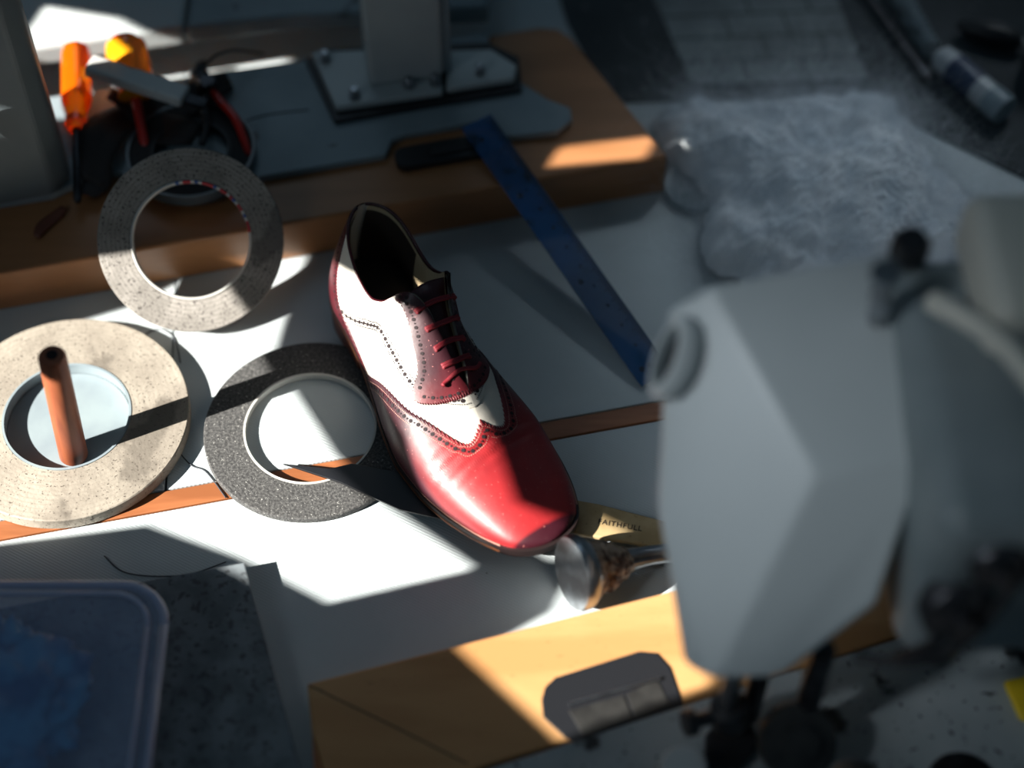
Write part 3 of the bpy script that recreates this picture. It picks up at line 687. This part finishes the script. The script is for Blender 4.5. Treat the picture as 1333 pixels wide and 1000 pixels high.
# wingtip cap
fcap=[(0,.33),(.15,.365),(.30,.412),(.40,.458),(.50,.520),(.64,.597),(.74,.657),(.80,.688),(.85,.698),(.90,.694),(.95,.681),(1,.664)]
parts=[];shade_v=[]
for sd_ in(-1,1):
    def f(a,b,sd_=sd_):
        v=a; s0=interp(fcap,v)+.010*zig(v,.021)
        s=s0+(1-s0)*math.sin(b*math.pi/2)
        off=.0014 if b>0 else -.0003
        shade_v.append(max(0,1-sm01((s-.52)/.32))*1.0+ .7*(1-sm01(v/.40))*(1-sm01((s-.80)/.20))+1.5*sm01((s-.958)/.022))  # shade painted on the vamp sides and the toe tip
        return P3(s,v,sd_,off)
    vs,fs=grid_mesh(f,360,60); parts.append((vs,fs,0))
for n_,sd_ in enumerate((-1,1)):
    ec=[(interp(fcap,i/90),i/90) for i in range(0,91)]
    dots_along(offset_curve(ec,sd_,.0062,1,-.7),sd_,.0019,parts,big=.0016,small=.0008,gap=.0066)
    for dd_ in(.0034,.0092): dots_along(offset_curve(ec,sd_,dd_,1,-.7),sd_,.0018,parts,kidx=2,big=.0004,small=.0004,gap=.0030)
vs,fs,mi=merge(parts); o=mesh('wingtip_cap',vs,fs,[M['red'],M['hole'],M['stitch']],SHO,smooth=True,mi=mi); baked_shade(o,shade_v)
# quarter (white with perforated edge)
qv=[(.02,.20),(.10,.20),(.18,.24),(.23,.40),(.28,.53),(.33,.55),(.38,.53),(.44,.55),(.51,.60),(.56,.68),(.598,.82),(.622,.93),(.632,1.0)]
parts=[]
for sd_ in(-1,1):
    def f(a,b,sd_=sd_):
        s=.005+.627*a; v0=min(interp(qv,s)+.016*zig(s,.0135),1)
        v=v0+(1-v0)*b; off=.0012 if b>0 else -.0003
        return P3(s,v,sd_,off)
    vs,fs=grid_mesh(f,420,30); parts.append((vs,fs,0))
    ec=[(s_,min(interp(qv,s_),1)) for s_ in [.16+.471*i/80 for i in range(81)]]
    dots_along(offset_curve(ec,sd_,.0058,-.5,1),sd_,.0017,parts,big=.0017,small=.0009,gap=.0062)
    dots_along(offset_curve(ec,sd_,.0030,-.5,1),sd_,.0016,parts,big=.0005,small=.0005,gap=.0030)
    dots_along(offset_curve(ec,sd_,.0088,-.5,1),sd_,.0016,parts,big=.0005,small=.0005,gap=.0030)
vs,fs,mi=merge(parts); mesh('quarter',vs,fs,[M['white'],M['hole']],SHO,smooth=True,mi=mi)
# heel counter
gv=[(0,.345),(.08,.30),(.16,.25),(.25,.205),(.35,.17),(.5,.135),(.75,.095),(1,.065)]
parts=[]
for sd_ in(-1,1):
    def f(a,b,sd_=sd_):
        v=a; s1=interp(gv,v)-.0045*zig(v,.028); s=s1*(1-math.cos(b*math.pi/2)) if b<1 else s1
        return P3(s,v,sd_,.0016 if b<1 else -.0003)
    vs,fs=grid_mesh(f,220,26); parts.append((vs,fs,0))
    ec=[(interp(gv,i/50),i/50) for i in range(0,51)]
    dots_along(offset_curve(ec,sd_,.0055,-1,-.7),sd_,.0020,parts,gap=.006,big=.0013)
vs,fs,mi=merge(parts); mesh('heel_counter',vs,fs,[M['burg'],M['hole']],SHO,smooth=True,mi=mi)
# facings
s0t=[(.61,.525),(.64,.515),(.68,.503),(.73,.492),(.77,.466),(.80,.420),(.85,.368),(.91,.330),(1,.308)]
s1t=[(.61,.530),(.64,.545),(.68,.558),(.77,.580),(.86,.594),(.93,.601),(1,.603)]
for n_,sd_ in enumerate((-1,1)):
    parts=[];shade_v=[]
    def f(a,b,sd_=sd_):
        v=.61+.39*a; sa=interp(s0t,v);sb=interp(s1t,v)
        z_=.0065*zig(v,.017); sa+=z_ if v<.97 else 0; sb-=z_
        s=sa+(sb-sa)*b
        off=.0024 if 0<b<1 and a>0 else .0002
        shade_v.append(1.1-sm01((s-.44)/.15)*.5)  # shade painted on the facing, fading towards its lower end
        return P3(s,v,sd_,off)
    vs,fs=grid_mesh(f,240,36); parts.append((vs,fs,0))
    ec=[(interp(s0t,v),v) for v in [.64+.35*i/40 for i in range(41)]]
    dots_along(offset_curve(ec,sd_,.0052,1,1),sd_,.0029,parts,gap=.0062,big=.0014)
    ec=[(interp(s1t,v),v) for v in [.64+.35*i/40 for i in range(41)]]
    dots_along(offset_curve(ec,sd_,.0052,-1,.5),sd_,.0029,parts,gap=.0062,big=.0014)
    for s_ in (.35,.39,.43,.47,.51,.55):
        vs,fs=disc(s_,.955,sd_,.0015,.0029); parts.append((vs,fs,1))
    vs,fs,mi=merge(parts); o=mesh('facing' if n_==0 else 'facing.001',vs,fs,[M['red'],M['hole'],M['stitch']],SHO,smooth=True,mi=mi); baked_shade(o,shade_v)
# tongue
def tg(a,b):
    s=.325+.28*a; ss=us(s); yc=interp(yct,s); z=interp(ct,max(s,.35),key)-.0055; wdt=.018*(1-.5*a)
    y=(b-.5)*2*wdt
    return SH+SA*(SL*ss)+SR*(yc+y)+V((0,0,z-abs(y)**1.5*2.2))
vs,fs=grid_mesh(tg,30,12); o=mesh('tongue',vs,fs,M['burg'],SHO,smooth=True); sm=o.modifiers.new('s','SOLIDIFY'); sm.thickness=.0018
for n_,sd_ in enumerate((-1,1)):
    pts=[P3(.002+.323*(i/60)**1.5,1,sd_,0) for i in range(61)]
    vs,fs=tube_data(pts,.0013,8); mesh('topline_binding' if n_==0 else 'topline_binding.001',vs,fs,M['burg'],SHO,smooth=True)
# laces
parts=[]
for i,s_ in enumerate((.385,.43,.475,.515)):
    a=P3(s_,.945,-1,.003); b_=P3(s_+.004,.945,1,.003); m_=(a+b_)/2+V((0,0,.0018))
    dn=V((0,0,.0022))
    for o_ in (-.0011,.0011):
        vs,fs=tube_data(spline([a-dn+SA*o_,a-SR*.0008+SA*o_,m_+SA*(o_+.001*((i%2)*2-1)),b_+SR*.0008+SA*o_,b_-dn+SA*o_],6),.0013,8); parts.append((vs,fs,0))
a=P3(.550,.92,-1,.0040); b_=P3(.546,.90,1,.0040)
vs,fs=tube_data(spline([a-SR*.005+SA*.001,a-SA*.001,(a+b_)/2+V((0,0,.003))-SA*.002,b_+SA*.001,b_+SR*.005-SA*.001],8),.0017,8); parts.append((vs,fs,0))
vs,fs,mi=merge(parts); mesh('lace',vs,fs,M['lace'],SHO,smooth=True)
# sole, welt, heel
def plate(name,sc,zlo,zhi,m,s0=0,s1=1,tip=None):
    n=90
    S_=[smap(i/(n-1)) for i in range(n)]; S_=[s0+(s1-s0)*x for x in S_] if (s0,s1)!=(0,1) else S_
    Lp=[];Rp=[]
    for s in S_:
        Lp.append((s,-interp(wl,s,key)*sc)); Rp.append((s,interp(wr,s,key)*sc))
    vs=[];fs=[];mi=[]
    for arr in (Lp,Rp):
        for (s,y) in arr:
            for zf_ in (zlo,zhi):
                vs.append(SH+SA*(SL*s)+SR*y+V((0,0,zf_(s))))
    N2=2*n
    for i in range(n-1):
        a=2*i
        fs.append((a,a+1,a+3,a+2)); fs.append((N2+a,N2+a+2,N2+a+3,N2+a+1))
        fs.append((a,a+2,N2+a+2,N2+a)); fs.append((a+1,N2+a+1,N2+a+3,a+3))
        mi+=[1 if (tip and S_[i]>tip) else 0]*4
    fs.append((0,N2,N2+1,1)); fs.append((2*n-2,2*n-1,N2+2*n-1,N2+2*n-2)); mi+=[0,1 if tip else 0]
    return mesh(name,vs,fs,m,SHO,smooth=False,mi=mi)
zz=lambda s:interp(zb,s)
plate('outsole',1.0,lambda s:zz(s),lambda s:zz(s)+.0032,[M['sole'],M['welt']],tip=.93)  # black tip paints the shade under the toe
plate('welt',.994,lambda s:zz(s)+.0033,lambda s:zz(s)+.0078,M['welt'])
plate('heel_block',.985,lambda s:.0004,lambda s:zz(s)-.0001,M['heel'],0.002,.27)
parts=[]
for sd_,tab in((-1,wl),(1,wr)):
    for i in range(150):
        s=.30+.63*math.sin(i/149*math.pi/2); w=interp(tab,s,key)*.965*sd_
        p=SH+SA*(SL*s*.998)+SR*w+V((0,0,zz(s)+.0081)); 
        vs,fs=obox(p,(.0011,.0007,.0005),SA); parts.append((vs,fs,0))
vs,fs,mi=merge(parts); o=mesh('welt_stitch',vs,fs,M['stitch'],SHO); o['kind']='stuff'
# ------------------------------------------------------------------ light: sun through holes cut in an added gobo
sd3=V((.75,.35,-.56)).normalized()
su=bpy.data.lights.new('sun','SUN'); su.energy=17; su.angle=.005; su.color=(1,.95,.87)
so=bpy.data.objects.new('sun',su); so.rotation_euler=sd3.to_track_quat('-Z','Y').to_euler(); so.location=(-2,-1,2); COL.objects.link(so)
XW=-1.3
def pj(x,y):
    t=(x-XW)/sd3.x; return (y-sd3.y*t, -sd3.z*t)
patches=[
 [(-.39,.045),(-.31,.075),(-.25,.115),(-.17,.13),(-.185,.055),(-.19,.025),(-.137,-.065),(-.094,-.112),(-.028,-.165),(-.132,-.193),(-.20,-.155),(-.27,-.128),(-.39,-.146)],
 [(-.040,-.100),(.005,-.142),(.03,-.157),(.108,-.157),(.100,-.132),(.058,-.108),(.050,-.02),(.064,.056),(.000,.088),(-.06,.115),(-.106,.085),(-.086,.022),(-.040,-.006),(-.024,-.050)],
 [(-.012,-.226),(.030,-.200),(.045,-.163),(.155,-.163),(.165,-.255),(.06,-.297)],
 [(-.325,.265),(-.27,.268),(-.215,.278),(-.155,.290),(-.155,.308),(-.19,.345),(-.235,.375),(-.30,.390),(-.32,.33)],
 [(.09,.215),(.17,.225),(.18,.248),(.10,.236)],
 [(-.24,.220),(-.17,.235),(-.17,.250),(-.24,.236)],
]
bm=bmesh.new()
def loop(pts):
    vv=[bm.verts.new((XW,y,z)) for y,z in pts]
    for i in range(len(vv)): bm.edges.new((vv[i],vv[(i+1)%len(vv)]))
loop([(-2.4,-.75),(1.6,-.75),(1.6,2.6),(-2.4,2.6)])
for p_ in patches: loop([pj(*q_) for q_ in p_])
bmesh.ops.triangle_fill(bm,use_beauty=True,edges=bm.edges)
me=bpy.data.meshes.new('sun_gobo'); bm.to_mesh(me); bm.free(); me.materials.append(M['gobom'])
wo=bpy.data.objects.new('sun_gobo',me); COL.objects.link(wo); wo['kind']='structure'  # added unseen sheet, its holes shaped to throw the sun patches
def area(name,loc,tgt,size,e,colr):
    l=bpy.data.lights.new(name,'AREA'); l.energy=e; l.size=size; l.color=colr
    o=bpy.data.objects.new(name,l); o.location=loc; o.rotation_euler=(V(tgt)-V(loc)).to_track_quat('-Z','Y').to_euler(); COL.objects.link(o)
def spot(name,loc,tgt,ang,e,colr,blend=.8,rad=.08):
    l=bpy.data.lights.new(name,'SPOT'); l.energy=e; l.spot_size=math.radians(ang); l.spot_blend=blend; l.color=colr; l.shadow_soft_size=rad
    o=bpy.data.objects.new(name,l); o.location=loc; o.rotation_euler=(V(tgt)-V(loc)).to_track_quat('-Z','Y').to_euler(); COL.objects.link(o)
area('skylight',(-.5,1.3,1.6),(.1,.1,0),.9,1.1,(.58,.80,1))
area('soft_window',(-1.1,-.8,.95),(.0,-.15,.0),.5,1.15,(.70,.87,1))
spot('machine_fill',(-.75,-.75,1.25),(.165,-.22,.22),16,23,(.85,.93,1))  # added fill spot, brightens the machine head
spot('wadding_fill',(.75,1.1,1.2),(.28,.20,.02),14,46,(.78,.90,1),1.0,.18)  # added fill spot, brightens the wadding
w=bpy.data.worlds.new('World'); S.world=w; w.use_nodes=True
w.node_tree.nodes['Background'].inputs[0].default_value=(.28,.47,.62,1); w.node_tree.nodes['Background'].inputs[1].default_value=.075
# ------------------------------------------------------------------ camera
cam=bpy.data.cameras.new('camera'); co=bpy.data.objects.new('camera',cam); COL.objects.link(co)
D=1.45;p=math.radians(55)
co.location=(0,-D*math.cos(p),D*math.sin(p)); co.rotation_euler=(math.radians(35),0,0)
cam.lens=65; cam.sensor_width=36; cam.dof.use_dof=True; cam.dof.focus_distance=1.39; cam.dof.aperture_fstop=1.4
S.camera=co
S.view_settings.view_transform='Standard'
S.view_settings.look='None'
